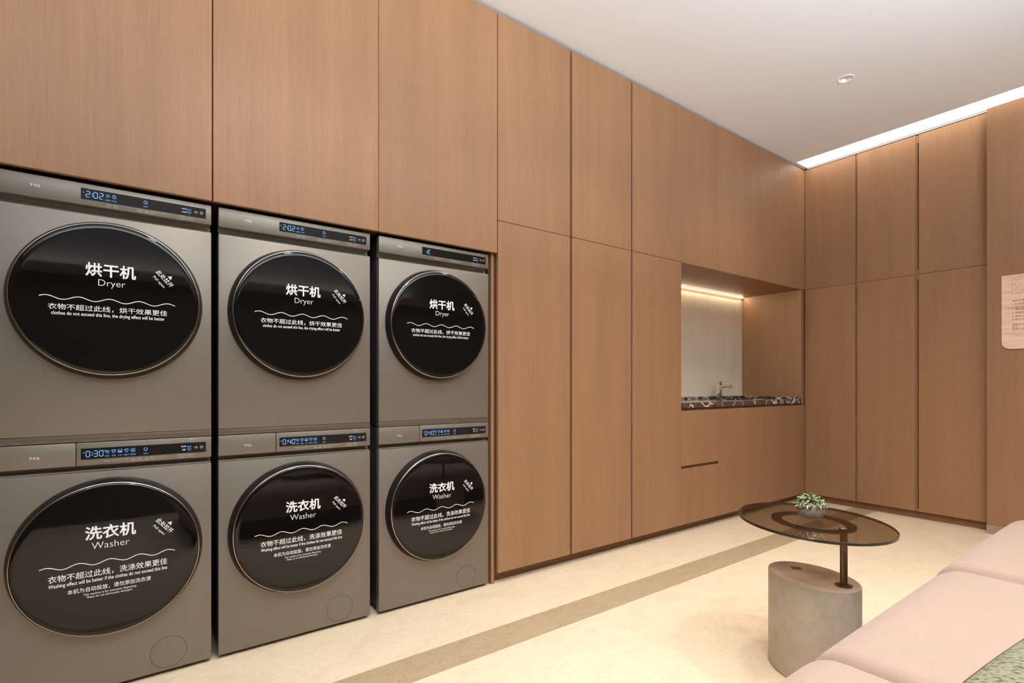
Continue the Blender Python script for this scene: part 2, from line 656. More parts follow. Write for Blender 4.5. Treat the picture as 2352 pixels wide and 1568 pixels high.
# downlights
def make_downlight():
    d = thing('downlight', '', 'light', (0, 0, CEIL))
    prof = [(.040, -.0025), (.047, -.0022), (.0478, -.0004), (.0478, .0), (.0405, .0), (.040, -.0025)]
    from_bm('trim_ring', lathe(prof, 48), M['white'], (0, 0, 0), d, True, R(50))
    prof = [(.0395, -.001), (.036, .012), (.030, .030), (.024, .044), (.0235, .046), (.0395, .046), (.0395, -.001)]
    from_bm('reflector', lathe(prof, 48), M['reflector'], (0, 0, 0), d, True, R(60))
    from_bm('lens', lathe([(.0, .043), (.023, .043), (.023, .045), (0, .045)], 32), M['lens'], (0, 0, 0), d)
    return d
proto = make_downlight()
for i, (x, y, p) in enumerate(DOWN):
    d = proto if i == 0 else copy_tree(proto)
    d.location = (x, y, CEIL)
    d['label'] = ['small round white recessed downlight in the ceiling near the light slot',
                  'recessed downlight above the tall cabinets beside the sink niche', 'recessed downlight above the laundry machines',
                  'recessed downlight above the pink sofa', 'recessed downlight above the near end of the sofa',
                  'recessed downlight at the back of the room behind the camera', 'recessed downlight above the far end of the sofa'][i]
    d['group'] = 'ceiling downlights'
    L = bpy.data.lights.new('lamp', 'SPOT')
    L.energy = p
    L.color = WARM
    L.spot_size = R(125 if y > -1.5 else 150)
    L.spot_blend = 1.0
    L.shadow_soft_size = .09
    lo = bpy.data.objects.new('lamp', L)
    COL.objects.link(lo)
    lo.parent = d
    lo.location = (0, 0, -.03)

# added unseen ledge behind the sofa: its fill lamp brightens ceiling and upper cabinets
CZ = 2.02
cv = thing('fill_light_ledge', 'added ledge with unseen fill uplight on the wall behind the sofa', 'light', (-3.7, YR, CZ))
box('ledge', -6.2, -1.2, YR + .001, YR + .16, CZ, CZ + .03, M['oak_dark'], cv)
box('lip', -6.2, -1.2, YR + .145, YR + .16, CZ + .03, CZ + .087, M['oak_dark'], cv)  # added edge that keeps the fill light off the machines
L = bpy.data.lights.new('lamp', 'AREA')
L.shape = 'RECTANGLE'
L.size = 3.6
L.size_y = .06
L.energy = FILL_UP
L.color = (.86, .93, 1.0)
lo = bpy.data.objects.new('lamp', L)
COL.objects.link(lo)
lo.parent = cv
lo.location = (-.55, .06, .08)
lo.rotation_euler = (R(180 - 46), 0, 0)

# ------------------------------------------------------------------ joinery, long wall (fronts at y = 0)
T = .020
ZT, ZS, ZB = 2.979, 1.898, .059        # door top, seam, bottom
G = .0015
def door(name, x0, x1, z0, z1, parent, m=None):
    return box(name, x0, x1, 0, T, z0, z1, m or M['oak'], parent, .0012)

# cabinets above the machines
for x0, x1, lab in ((-5.318, -4.6725, 'large oak wall cabinet door above the leftmost stacked machines'),
                    (-4.6685, -4.0255, 'large oak wall cabinet door above the middle stacked machines'),
                    (-4.0235, -3.3815, 'large oak wall cabinet door above the rightmost stacked machines')):
    t = thing('wall_cabinet', lab, 'cabinet', ((x0 + x1) / 2, .3, 1.735), 'oak cabinets above the machines')
    door('door', x0, x1, 1.728, ZT, t)
    box('cabinet_body', x0 - .001, x1 + .001, T + .004, .60, 1.742, CEIL - .004, M['oak_dark'], t)

# tall cabinets
TALL = [(-3.3765, -2.871), (-2.854, -2.345), (-2.329, -1.8215)]
labs = ['tall oak cabinet standing right beside the stacked machines', 'tall oak cabinet between two dark vertical finger grooves on the long wall',
        'tall oak cabinet standing left of the sink niche']
for i, ((x0, x1), lab) in enumerate(zip(TALL, labs)):
    t = thing('tall_cabinet', lab, 'cabinet', ((x0 + x1) / 2, .3, ZB), 'tall oak cabinets on the long wall')
    door('upper_door', x0, x1, ZS + .0012, ZT, t)
    door('lower_door', x0, x1, ZB, ZS - .0012, t)
    nx = TALL[i + 1][0] if i < 2 else x1 + .0015
    px = x0
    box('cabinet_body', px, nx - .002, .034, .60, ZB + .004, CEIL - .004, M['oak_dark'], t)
    if i < 2:
        bm = bmesh.new()
        a, b = x1 + .0005, nx - .0005
        c = (a + b) / 2
        add_box(bm, a - c, b - c, -.011, .013, 0, .03)
        add_box(bm, a - c, b - c, -.005, .013, .03, 2.88)
        add_box(bm, a - c, b - c, -.011, .013, 2.88, 2.93)
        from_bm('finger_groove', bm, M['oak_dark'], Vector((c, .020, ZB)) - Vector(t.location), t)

# side panel between machines and tall cabinets
tag(box('end_panel', -3.403, -3.3845, .025, .62, 0, 1.7415, M['oak'], None, .001), 'narrow upright oak side panel between the rightmost machines and the tall cabinet', 'panel')
tag(box('end_panel', -5.320, -5.301, .025, .62, 0, 1.7415, M['oak'], None, .001), 'narrow upright oak side panel left of the leftmost machines', 'panel')
struct(box('wall_left_panel', XL, -5.322, .02, .04, 0, CEIL - .002, M['oak']))

# cabinets over the niche : two double-door units
for xs, lab in (((-1.8195, -1.3675, -.912), 'oak double-door wall cabinet over the left half of the sink niche'),
                ((-.912, -.4625, -.0002), 'oak double-door wall cabinet over the sink niche, in the room corner')):
    t = thing('wall_cabinet', lab, 'cabinet', ((xs[0] + xs[-1]) / 2, .3, ZS), 'oak cabinets over the sink niche')
    for a, b in zip(xs, xs[1:]):
        door('door', a + .0008, b - .0008, ZS, ZT, t)
    box('bottom_panel', xs[0], min(xs[-1], -.0008), T + .0005, .560, ZS + .001, ZS + .019, M['oak_h'], t)
    box('cabinet_body', xs[0], min(xs[-1], -.004), T + .003, .575, ZS + .0195, CEIL - .004, M['oak_dark'], t)

# base units under the niche
t = thing('drawer_unit', 'oak drawer unit with a dark finger groove under the left of the counter', 'cabinet', (-1.594, .3, ZB))
door('drawer', -1.8195, -1.3683, .470, .858, t)
door('drawer', -1.8195, -1.3683, ZB, .449, t)
box('cabinet_body', -1.8195, -1.368, .034, .56, ZB + .003, .868, M['oak_dark'], t)
box('rail', -1.8195, -1.368, .0215, .034, .84, .872, M['oak'], t)
box('finger_groove', -1.8195, -1.369, .0215, .034, .43, .49, M['oak'], t)
for xs, lab in (((-1.3675, -.912, -.4625), 'oak double-door base cabinet under the middle of the counter'),
                ((-.4625, -.0002), 'single-door oak base cabinet under the counter, in the room corner')):
    t = thing('base_cabinet', lab, 'cabinet', ((xs[0] + xs[-1]) / 2, .3, ZB), 'oak base cabinets under the counter')
    for a, b in zip(xs, xs[1:]):
        door('door', a + .0008, b - .0008, ZB, .858, t)
    box('cabinet_body', xs[0] + .0005, min(xs[-1], -.062), .034, .56, ZB + .003, .735, M['oak_dark'], t)
    box('rail', xs[0] + .0005, min(xs[-1], -.004), .0215, .034, .735, .872, M['oak'], t)
struct(box('baseboard_left', -3.3835, .03, .060, .075, 0, ZB + .002, M['oak_h']))

# niche lining
t = thing('niche_lining', 'oak lined sink niche with cream back panel cut into the long wall', 'niche', (-.95, .3, .87))
bm = bmesh.new()
add_box(bm, -.868, .31, 0, .012, .004, 1.027)      # two panels with a fine joint
add_box(bm, .3112, .892, 0, .012, .004, 1.027)
from_bm('back_panel', bm, M['cream_wood'], (0, .263, 0), t)
box('side_panel', -.060, -.042, .002, .575, .874, ZS - .001, M['oak'], t)
tag(box('filler_strip', -.0415, .019, .010, .0212, .8595, ZS - .0005, M['oak']), 'narrow recessed oak filler strip in the corner between sink niche and wardrobe', 'filler')
ls = tag(box('led_strip', -1.8, -.062, .540, .549, ZS - .006, ZS + .0005, M['ledstrip']), 'thin glowing warm light strip along the top back edge of the sink niche', 'light')
L = bpy.data.lights.new('lamp', 'AREA')
L.shape = 'RECTANGLE'
L.size, L.size_y, L.energy, L.color = 1.7, .007, 4.6, (1.0, .84, .62)
lo = bpy.data.objects.new('lamp', L)
COL.objects.link(lo)
lo.parent = ls
lo.location = (0, -.001, -.001)
lo.rotation_euler = (R(-45), 0, 0)

# counter
t = thing('countertop', 'dark brown marble counter slab with white veins in the sink niche', 'countertop', (-.95, .3, .873))
def counter():
    bm = bmesh.new()
    x0, x1, y0, y1, z0, z1 = -1.8195, -.0605, .000, .562, .876, .914
    sx0, sx1, sy0, sy1 = -1.0, -.36, .12, .42          # basin cut-out
    xs, ys = [x0, sx0, sx1, x1], [y0, sy0, sy1, y1]
    for z, up in ((z1, True), (z0, False)):
        vv = [[bm.verts.new((x, y, z)) for y in ys] for x in xs]
        for i in range(3):
            for j in range(3):
                if i == 1 and j == 1:
                    continue
                f = (vv[i][j], vv[i + 1][j], vv[i + 1][j + 1], vv[i][j + 1])
                bm.faces.new(f if up else f[::-1])
        if up:
            tp = vv
        else:
            bt = vv
    per = [(i, 0) for i in range(4)] + [(3, j) for j in range(1, 4)] + [(i, 3) for i in (2, 1, 0)] + [(0, j) for j in (2, 1)]
    for (a, b), (c, d_) in zip(per, per[1:] + per[:1]):
        bm.faces.new((tp[a][b], bt[a][b], bt[c][d_], tp[c][d_]))
    hole = [(1, 1), (1, 2), (2, 2), (2, 1)]
    for (a, b), (c, d_) in zip(hole, hole[1:] + hole[:1]):
        bm.faces.new((tp[a][b], bt[a][b], bt[c][d_], tp[c][d_]))
    bmesh.ops.recalc_face_normals(bm, faces=bm.faces)
    for v in bm.verts:
        v.co -= Vector((-.95, .3, .873))
    return bm
from_bm('slab', counter(), M['dmarble'], (0, 0, 0), t)
bm = bmesh.new()
add_box(bm, -.8695, .8895, .247, .2625, .041, .060, .001)
add_box(bm, .874, .8895, -.292, .2465, .041, .058, .001)
from_bm('upstand', bm, M['dmarble'], (0, 0, 0), t)
def basin():
    bm = bmesh.new()
    add_box(bm, -.32, .32, -.15, .15, -.13, 0.0)
    for f in [f for f in bm.faces if f.normal.z > .9]:
        bm.faces.remove(f)
    bm2 = bm
    g = bmesh.ops.solidify(bm2, geom=bm2.faces[:], thickness=-.004)
    return bm2
tag(from_bm('sink_basin', basin(), M['steel'], (-.68, .27, .8755)), 'undermounted sink basin let into the dark marble counter', 'sink')

# tap
t = thing('faucet', 'small chrome mixer tap standing on the marble counter', 'faucet', (-.60, .475, .9142))
box('body', -.618, -.582, .456, .494, .9142, 1.052, M['chrome'], t, .004, 2, True)
bm = bmesh.new()
sp = []
for i in range(9):
    a = i / 8 * PI / 2
    sp.append((0, .002 - .030 * math.sin(a), .075 + .030 - .030 * math.cos(a)))
pts = [(0, -.002, .050), (0, -.004, .075), (0, -.012, .096), (0, -.026, .108), (0, -.050, .113), (0, -.090, .116), (0, -.118, .116)]
add_tube(bm, pts, [.013, .016, .017, .015, .012, .011, .011], 14)
from_bm('spout', bm, M['chrome'], (0, 0, 0), t, True, R(50))
from_bm('aerator', lathe([(0, -.018), (.010, -.018), (.011, -.015), (.011, .004), (0, .004)], 20), M['chrome'], (0, -.112, .112), t, True, R(40))
box('handle', -.616, -.584, .458, .492, 1.0525, 1.071, M['chrome'], t, .003, 2, True)
box('lever', -.611, -.589, .385, .49, 1.0715, 1.0755, M['chrome'], t, .001)

# ------------------------------------------------------------------ wardrobes on the back wall (fronts at x = 0)
YS = [(-.001, -.406), (-.420, -.8225), (-.843, -1.252)]
labs = ['tall oak wardrobe in the room corner beside the sink niche', 'middle tall oak wardrobe under the ceiling light slot',
        'tall oak wardrobe beside the projecting wall with the sign']
for i, ((y1, y0), lab) in enumerate(zip(YS, labs)):
    t = thing('wardrobe', lab, 'wardrobe', (.3, (y0 + y1) / 2, ZB), 'oak wardrobes under the light slot')
    box('upper_door', 0, T, y0, y1, ZS + .0012, ZT, M['oak'], t, .0012)
    box('lower_door', 0, T, y0, y1, ZB, ZS - .0012, M['oak'], t, .0012)
    ny = YS[i + 1][0] + .001 if i < 2 else y0
    box('cabinet_body', .045, .58, ny, y1, ZB + .004, CEIL - .004, M['oak_dark'], t)
    if i < 2:
        bm = bmesh.new()
        a, b = y0 - .0004, YS[i + 1][0] + .0004
        c = (a + b) / 2
        hw = abs(a - b) / 2
        for z0, z1 in ((0, .02), (1.80, 1.88), (2.86, 2.92)):
            add_box(bm, -.012, .02, -hw, hw, z0, z1)
        for z0, z1 in ((.02, 1.80), (1.88, 2.86)):
            add_box(bm, -.010, .02, 0, hw, z0, z1)
            add_box(bm, .010, .02, -hw, 0, z0, z1)
        from_bm('finger_groove', bm, M['oak'], Vector((.022, c, ZB)) - Vector(t.location), t)
struct(box('baseboard_back', .035, .05, -1.256, .060, 0, ZB + .002, M['oak_h']))
# projecting wall with the sign
struct(box('wall_back_column', -.083, .6, YR, -1.256, .065, 2.975, M['oak'], None, .001))
struct(box('baseboard_column', -.085, .58, YR, -1.254, 0, .0645, M['steel']))
# sign
t = thing('wall_sign', 'peach travertine notice plate with rounded corner on the projecting oak wall', 'sign', (-.0835, -1.334, 1.285))
def sign_plate():
    bm = bmesh.new()
    Wd, H, r = .36, .502, .045
    pts = [(0, H), (0, r)]
    pts += [(r - r * math.cos(a), r - r * math.sin(a)) for a in [i / 10 * PI / 2 for i in range(1, 11)]]
    pts += [(Wd, 0), (Wd, H - r)]
    pts += [(Wd - r + r * math.cos(a), H - r + r * math.sin(a)) for a in [i / 10 * PI / 2 for i in range(1, 11)]]
    f = bm.faces.new([bm.verts.new((-.008, -x, z)) for x, z in pts])
    g = bmesh.ops.extrude_face_region(bm, geom=[f])
    for v in [q for q in g['geom'] if isinstance(q, bmesh.types.BMVert)]:
        v.co.x = 0
    bmesh.ops.recalc_face_normals(bm, faces=bm.faces)
    return bm
from_bm('plate', sign_plate(), M['sign'], (0, 0, 0), t)
d = Decal()
x0 = .053
for i, (s, z, ind, w_) in enumerate((('使用步骤如下：', .325, 0, .10), ('1. 打开洗衣机机门', .303, 0, .128), ('2. 放入衣物后，关闭机门', .281, 0, .165), ('请勿放入易燃物品', .266, .014, .12),
                             ('3. 关闭洗衣机机门', .244, 0, .128), ('4. 启动洗衣机程序', .221, 0, .128), ('5. 取出衣物，关闭电源', .199, 0, .15),
                             ('如需寻求帮助，请致电客服', .164, 0, .175), ('中心。', .149, 0, .035), ('祝您入住愉快！', .133, 0, .10))):
    d.text(s, x0 + ind, x0 + ind + w_, z - .006, z + .006, 0.01, res=2)
d.line([(x0, .437), (x0, .372), (x0 + .075, .372), (x0 + .075, .437), (x0 + .026, .437)], .0014)
d.line([(x0, .437), (x0, .447)], .0014)
d.ring(x0 + .011, .436, .007, .0014, 180, 470)
d.ring(x0 + .038, .401, .023, .0014)
for zz in (.406, .396):
    d.line([(x0 + .018 + .04 * k / 16, zz + .0025 * math.sin(k / 16 * 4 * PI)) for k in range(17)], .0014)
d.build('lettering', M['ink'], t, facex=-.0086)

# ------------------------------------------------------------------ laundry machines
HW = .2965
def door_y(x, z):
    """front of the slightly domed glass, with a tight roll-off at its edge"""
    r = math.hypot(x, z)
    y = -.0475 + .0042 * (r / .235) ** 2
    if r > .235:
        u = min(1.0, (r - .235) / .0165)
        y += .0058 * (1 - math.sqrt(max(0.0, 1 - u ** 2.2)))
    return y

def wave(d, z):
    pts = []
    for i in range(121):
        u = i / 120
        k = -.2 + u * 4.47
        pts.append((-.180 + .359 * u, z + .0056 * math.cos(2 * PI * k)))
    d.line(pts, .0024)

def pull_open(d):
    a = -R(49)
    ux, uz = math.cos(a), math.sin(a)
    def blk(s, cx, cz, ln, h, bold):
        d.text(s, cx - ln / 2, cx + ln / 2, cz - h / 2, cz + h / 2, bold, rot=a)
    blk('此处拉开', .149, .087, .066, .0165, .012)
    blk('Pull open', .149 - .0175 * .75 - .004, .087 - .0175 * .66 - .002, .047, .0105, .0)
    cx, cz = .1655, .0935
    nx, nz = -uz, ux
    d.poly([(cx - ux * .0075 - nx * .0045, cz - uz * .0075 - nz * .0045), (cx + ux * .0075 - nx * .0045, cz + uz * .0075 - nz * .0045), (cx + nx * .006, cz + nz * .006)])

def door_letters(kind):
    d = Decal()
    if kind == 'dryer':
        c = 1.328
        d.text('烘干机', -.067, .067, 1.400 - c, 1.445 - c, .022)
        d.text('Dryer', -.034, .038, 1.3635 - c, 1.3915 - c, -.012)
        d.text('衣物不超过此线，烘干效果更佳', -.159, .156, 1.283 - c, 1.3025 - c, .004)
        d.text('clothes do not exceed this line, the drying effect will be better', -.151, .148, 1.2635 - c, 1.2785 - c, .012)
    else:
        c = .460
        d.text('洗衣机', -.068, .067, .5315 - c, .576 - c, .022)
        d.text('Washer', -.051, .049, .500 - c, .5215 - c, -.012)
        d.text('衣物不超过此线，洗涤效果更佳', -.159, .156, .410 - c, .4325 - c, .004)
        d.text('Washing effect will be better if the clothes do not exceed this line', -.158, .156, .3895 - c, .405 - c, .012)
        d.text('本机为自动投放，请勿添加洗衣液', -.112, .109, .3635 - c, .3795 - c, .004)
        d.text('This machine is for automatic dispensing.', -.072, .069, .3495 - c, .3585 - c, .0)
        d.text('Please do not add laundry detergent', -.063, .057, .340 - c, .3485 - c, .0)
    return d

def make_door(parent, cz, kind):
    dr = bpy.data.objects.new('door', None)
    COL.objects.link(dr)
    dr.empty_display_size = .05
    dr.parent = parent
    dr.location = (0, 0, cz)
    from_bm('door_frame', lathe([(.2665, .0005), (.2672, -.0005), (.2668, -.004), (.2645, -.012), (.2605, -.021), (.2562, -.030), (.2542, -.0342), (.2515, -.0345), (.2500, -.020)], 128, 'y'),
            M['bezel'], (0, 0, 0), dr, True, R(50))
    from_bm('rim', lathe([(.2541, -.0338), (.2545, -.0360), (.2540, -.0385), (.2530, -.0400), (.2518, -.0402), (.2512, -.0392), (.2510, -.0345)], 128, 'y'), M['copper'], (0, 0, 0), dr, True, R(60))
    prof = [(r_, door_y(r_, 0)) for r_ in (0, .03, .06, .09, .12, .15, .18, .20, .215, .225, .232, .237, .241, .2445, .2475, .2495, .2508, .2514)]
    from_bm('glass', lathe(prof, 128, 'y'), M['glass_black'], (0, 0, 0), dr, True)
    on_glass = lambda x, z: door_y(x, z) - .0007
    door_letters(kind).build('lettering', M['vinyl'], dr, fy=on_glass)
    d = Decal()
    wave(d, -.006 if kind == 'dryer' else -.005)
    d.build('wave_line', M['vinyl'], dr, fy=on_glass)
    d = Decal()
    pull_open(d)
    d.build('pull_mark', M['vinyl'], dr, fy=on_glass)
    return dr

def groove_profile(z0, z1):
    """concave finger groove between panel (below) and control panel (above), extruded in x"""
    bm = bmesh.new()
    h = z1 - z0
    prof = [(.001, z1 + .002), (.026, z1 - .02 * h), (.032, z1 - .18 * h), (.033, z1 - .40 * h), (.028, z1 - .62 * h), (.018, z1 - .82 * h), (.007, z1 - .95 * h), (.0008, z0 + .0012), (.0006, z0 - .003)]
    a = [bm.verts.new((-HW + .002, y, z)) for y, z in prof]
    b = [bm.verts.new((HW - .002, y, z)) for y, z in prof]
    for i in range(len(prof) - 1):
        bm.faces.new((a[i], a[i + 1], b[i + 1], b[i]))
    bmesh.ops.recalc_face_normals(bm, faces=bm.faces)
    bm.normal_update()
    for f in bm.faces:
        if f.normal.y > 0:
            f.normal_flip()
    return bm

def lbox(name, x0, x1, y0, y1, z0, z1, m, parent, bevel=0.0, segs=2):
    bm = bmesh.new()
    c = Vector(((x0 + x1) / 2, 0, z0))
    add_box(bm, x0 - c.x, x1 - c.x, y0, y1, 0, z1 - z0, bevel, segs)
    return from_bm(name, bm, m, c, parent, True, R(35))

def panel_print(kind, z, zt, zb):
    """small pale printing above and below the screen"""
    d = Decal()
    d.text('轻触开关', .226, .2405, zt - .001, zt + .003, .01, res=2)
    d.text('Touch switch', .224, .2425, zt - .0055, zt - .0028, .0, res=2)
    d.rect(.200, .221, zt - .0042, zt - .0039)
    d.rect(.2455, .266, zt - .0042, zt - .0039)
    def word(t_, x0_, x1_, z_, h_=.0046):
        d.text(t_, x0_, x1_, z_ - h_ / 2, z_ + h_ / 2, .0, res=2)
    if kind == 'washer':
        for t_, a, b in (('Standard', -.0205, -.0045), ('Quick', -.0005, .0115), ('Bedding', .0165, .0315), ('Spin', .0375, .0475), ('Drum', .0535, .0655)):
            word(t_, a, b, zb)
        word('Clean', .0535, .0655, zb - .0058)
        word('Detergent', .190, .212, zb + .0022, .0042)
        word('Setting', .192, .210, zb - .0042, .0042)
    else:
        word('Smart', -.0145, .0005, zb)
        word('Dry', -.0115, -.0025, zb - .0058)
        word('Time', .0045, .0175, zb)
        word('Dry', .0065, .0155, zb - .0058)
        word('+ Time', .193, .213, zb + .0022, .0042)
        word('- Time', .193, .213, zb - .0042, .0042)
    for t_, t2, a, b in (('Unde', 'harness', .0695, .0865), ('Not', 'enabled', .0905, .1045), ('Pick-up', 'laundry', .1075, .1215), ('Running', '', .1245, .1395), ('Delay', '', .1435, .1545)):
        m_ = .004 if t2 in ('harness', 'enabled') else 0
        word(t_, a + m_, b - m_, zb + .001)
        if t2:
            word(t2, a, b, zb - .0045)
    word('Program', .2195, .237, zb - .0005, .0042)
    d.line([(.1885, zb - .0080), (.2140, zb - .0080), (.2140, zb + .0055), (.1885, zb + .0055)], .0005, True)
    d.line([(.2175, zb - .0045), (.2385, zb - .0045), (.2385, zb + .0035), (.2175, zb + .0035)], .0005, True)
    return d

SEG = {'0': 'abcdef', '2': 'abged', '3': 'abgcd', '4': 'fgbc', 'd': 'bcdeg', 'C': 'afed'}
def digits(d, s, x, z0, h):
    wd = h * .5
    t_ = h * .105
    for ch in s:
        if ch == ':':
            for q in (.30, .68):
                d.rect(x, x + t_ * 1.4, z0 + h * q - t_ * .7, z0 + h * q + t_ * .7)
            x += t_ * 2.6
            continue
        L = {'a': ((0, h), (wd, h)), 'g': ((0, h / 2), (wd, h / 2)), 'd': ((0, 0), (wd, 0)), 'f': ((0, h / 2), (0, h)), 'b': ((wd, h / 2), (wd, h)),
             'e': ((0, 0), (0, h / 2)), 'c': ((wd, 0), (wd, h / 2))}
        for k in SEG[ch]:
            (ax, az), (bx, bz) = L[k]
            if az == bz:
                d.rect(x + ax + t_ * .6, x + bx - t_ * .6, z0 + az - t_ / 2, z0 + az + t_ / 2)
            else:
                d.rect(x + ax - t_ / 2, x + ax + t_ / 2, z0 + az + t_ * .6, z0 + bz - t_ * .6)
        x += wd + t_ * 2.6

def shirt(d, cx, cz, s):
    pts = [(-.28, -.5), (.28, -.5), (.28, .1), (.5, -.02), (.62, .22), (.28, .5), (.12, .5), (0, .36), (-.12, .5), (-.28, .5), (-.62, .22), (-.5, -.02), (-.28, .1)]
    d.line([(cx + x * s, cz + z * s) for x, z in pts], s * .13, True)

def make_screen(m, z0, z1, txt, kind):
    """black display strip with its lit marks; parts of machine m"""
    x0, x1 = -.0815, .2785
    s = lbox('screen', x0, x1, -.0012, .002, z0, z1, M['screen'], m, .0008, 1)
    off = Vector((-(x0 + x1) / 2, 0, -z0))
    def put(d, name, mt):
        o = d.build(name, mt, s, y=-.0017)
        o.location = off
        return o
    zc = (z0 + z1) / 2
    h = z1 - z0
    d = Decal()
    dz = zc - h * .27
    if txt == 'dC':
        digits(d, 'd', -.059, dz, h * .50)
        digits(d, 'C', -.0465, dz, h * .50)
    else:
        digits(d, txt, -.0680, dz, h * .52)
        d.ring(-.0745, zc + h * .12, .0016, .0006, k=8)
        d.line([(-.0265, zc + h * .22), (-.0245, zc + h * .26), (-.0220, zc + h * .22)], .0008)
    dd = Decal()
    if txt != 'dC':
        lz = zc - h * .28
        def cap(t_, cx, w_):
            dd.text(t_, cx - w_ / 2, cx + w_ / 2, lz - .0032, lz + .0032, .02, res=2)
        iz = zc + h * .12
        if kind == 'washer':
            xs = (-.0125, .0055, .0225, .0405, .0585)
            d.ring(xs[0] + .002, iz - .001, .0045, .001, 20, 320)
            d.ring(xs[0] - .004, iz + .0025, .003, .0009, 40, 280)
            d.line([(xs[0] - .001, iz - .002), (xs[0] + .002, iz + .001), (xs[0] + .005, iz - .002)], .0009)
            shirt(d, xs[1], iz, .010)
            d.line([(xs[2] - .0055, iz - .005), (xs[2] + .0055, iz - .005), (xs[2] + .0055, iz + .005), (xs[2] - .0055, iz + .005)], .0011, True)
            d.rect(xs[2] - .0045, xs[2] + .0045, iz - .0045, iz - .0005)
            shirt(d, xs[3], iz, .010)
            d.line([(xs[4] - .0055, iz - .005), (xs[4] + .0055, iz - .005), (xs[4] + .0055, iz + .005), (xs[4] - .0055, iz + .005)], .0011, True)
            d.ring(xs[4], iz - .0005, .0028, .0011, k=12)
            for t_, cx, w_ in (('标准', xs[0], .012), ('快洗', xs[1], .012), ('大件', xs[2], .012), ('单脱水', xs[3], .0155), ('筒清洁', xs[4], .0155)):
                cap(t_, cx, w_)
        else:
            d.ring(-.0105, iz, .0030, .0009, k=12)
            for k in range(8):
                a = k * PI / 4
                d.line([(-.0105 + .0044 * math.cos(a), iz + .0044 * math.sin(a)), (-.0105 + .0062 * math.cos(a), iz + .0062 * math.sin(a))], .0008)
            d.ring(.0065, iz - .0005, .0052, .0011, k=16)
            d.rect(.0045, .0085, iz + .0052, iz + .0064)
            d.line([(.0065, iz + .002), (.0065, iz - .001), (.0085, iz - .0025)], .0009)
            cap('智能烘', -.0105, .0145)
            cap('定时烘', .0065, .0145)
        d.ring(.0945, iz, .0052, .0012, -20, 300, 18)
        d.line([(.0940, iz - .0015), (.0970, iz - .0035), (.1005, iz - .0005)], .0011)
        cap('空闲中', .0945, .0135)
    put(d, 'display_digits', M['blue'])
    dd.text('程序', .2255 - .0075, .2255 + .0065, zc + .0008, zc + .0075, .02, res=2)
    dd.text('选择', .2255 - .0075, .2255 + .0065, zc - .0080, zc - .0012, .02, res=2)
    put(dd, 'display_captions', M['bluedim'])
    d = Decal()
    if kind == 'washer':
        d.text('洗衣液', .2000, .2155, zc + .0035, zc + .0085, .02, res=2)
        d.text('设置', .2035, .2135, zc - .0085, zc - .0035, .02, res=2)
    else:
        d.text('+时间', .2005, .2165, zc + .003, zc + .0075, .02, res=2)
        d.text('-时间', .2005, .2165, zc - .0085, zc - .004, .02, res=2)
    d.text('OK', .2235, .2285, zc - .0125, zc - .0105, .0, res=2)
    d.line([(.2420, zc - .0035), (.2420, zc + .0035), (.2465, zc)], .0009, True)
    d.rect(.2476, .2484, zc - .0035, zc + .0035)
    d.rect(.2496, .2504, zc - .0035, zc + .0035)
    d.ring(.2640, zc, .0042, .0010, 115, 425, 18)
    d.line([(.2640, zc + .001), (.2640, zc + .0052)], .0010)
    put(d, 'touch_marks', M['whiteled'])

def logo(parent, x, z):
    d = Decal()
    d.text('TCL', x, x + .027, z - .0038, z + .0038, .035, spacing=1.15)
    return d.build('brand_mark', M['logo'], parent, y=-.0009)

def make_dryer():
    t = thing('tumble_dryer', '', 'tumble dryer', (0, 0, 0), 'tumble dryers')
    lbox('case', -HW + .006, HW - .006, .0345, .60, .002, .864, M['case'], t, .004)
    lbox('base_strip', -HW, HW, .0005, .034, .001, .0225, M['ti_film'], t, .001)
    lbox('front_panel', -HW, HW, 0, .034, .0235, .763, M['ti'], t, .004)
    from_bm('finger_groove', groove_profile(.763, .792), M['ti'], (0, 0, 0), t, True)
    lbox('control_panel', -HW, HW, 0, .034, .792, .866, M['ti'], t, .004)
    make_door(t, 1.328 - .850, 'dryer')
    logo(t, -.207, .831)
    panel_print('dryer', .831, .859, .805).build('printed_labels', M['print'], t, y=-.0008)
    return t

def make_washer():
    t = thing('washing_machine', '', 'washing machine', (0, 0, 0), 'washing machines')
    lbox('case', -HW + .006, HW - .006, .0345, .60, .022, .848, M['case'], t, .004)
    lbox('front_panel', -HW, HW, 0, .034, .014, .750, M['ti'], t, .004)
    from_bm('finger_groove', groove_profile(.750, .771), M['ti'], (0, 0, 0), t, True)
    lbox('detergent_drawer', -HW, -.0945, 0, .034, .771, .8485, M['ti'], t, .003)
    lbox('control_panel', -.0933, HW, 0, .034, .771, .8485, M['ti'], t, .003)
    make_door(t, .460, 'washer')
    bm = lathe([(.0545, -.0002), (.0552, -.0008), (.0562, -.0008), (.0569, -.0002), (.0562, .0), (.0552, .0)], 64, 'y')
    from_bm('filter_cover', lathe([(0, -.0006), (.0535, -.0006), (.0545, -.0001), (.0545, .001)], 64, 'y'), M['ti'], (.1625, 0, .080), t, True, R(40))
    from_bm('filter_seam', lathe([(.0545, .0005), (.0545, -.0003), (.0560, -.0003), (.0560, .0005)], 64, 'y'), M['groove'], (.1625, 0, .080), t)
    for sx in (-1, 1):
        for y in (.08, .53):
            from_bm('foot', lathe([(0, 0), (.022, 0), (.022, .010), (.012, .012), (.012, .024), (0, .024)], 24), M['case'], (sx * .24, y, 0), t, True, R(40))
    logo(t, -.209, .806)
    panel_print('washer', .81, .8405, .784).build('printed_labels', M['print'], t, y=-.0008)
    return t

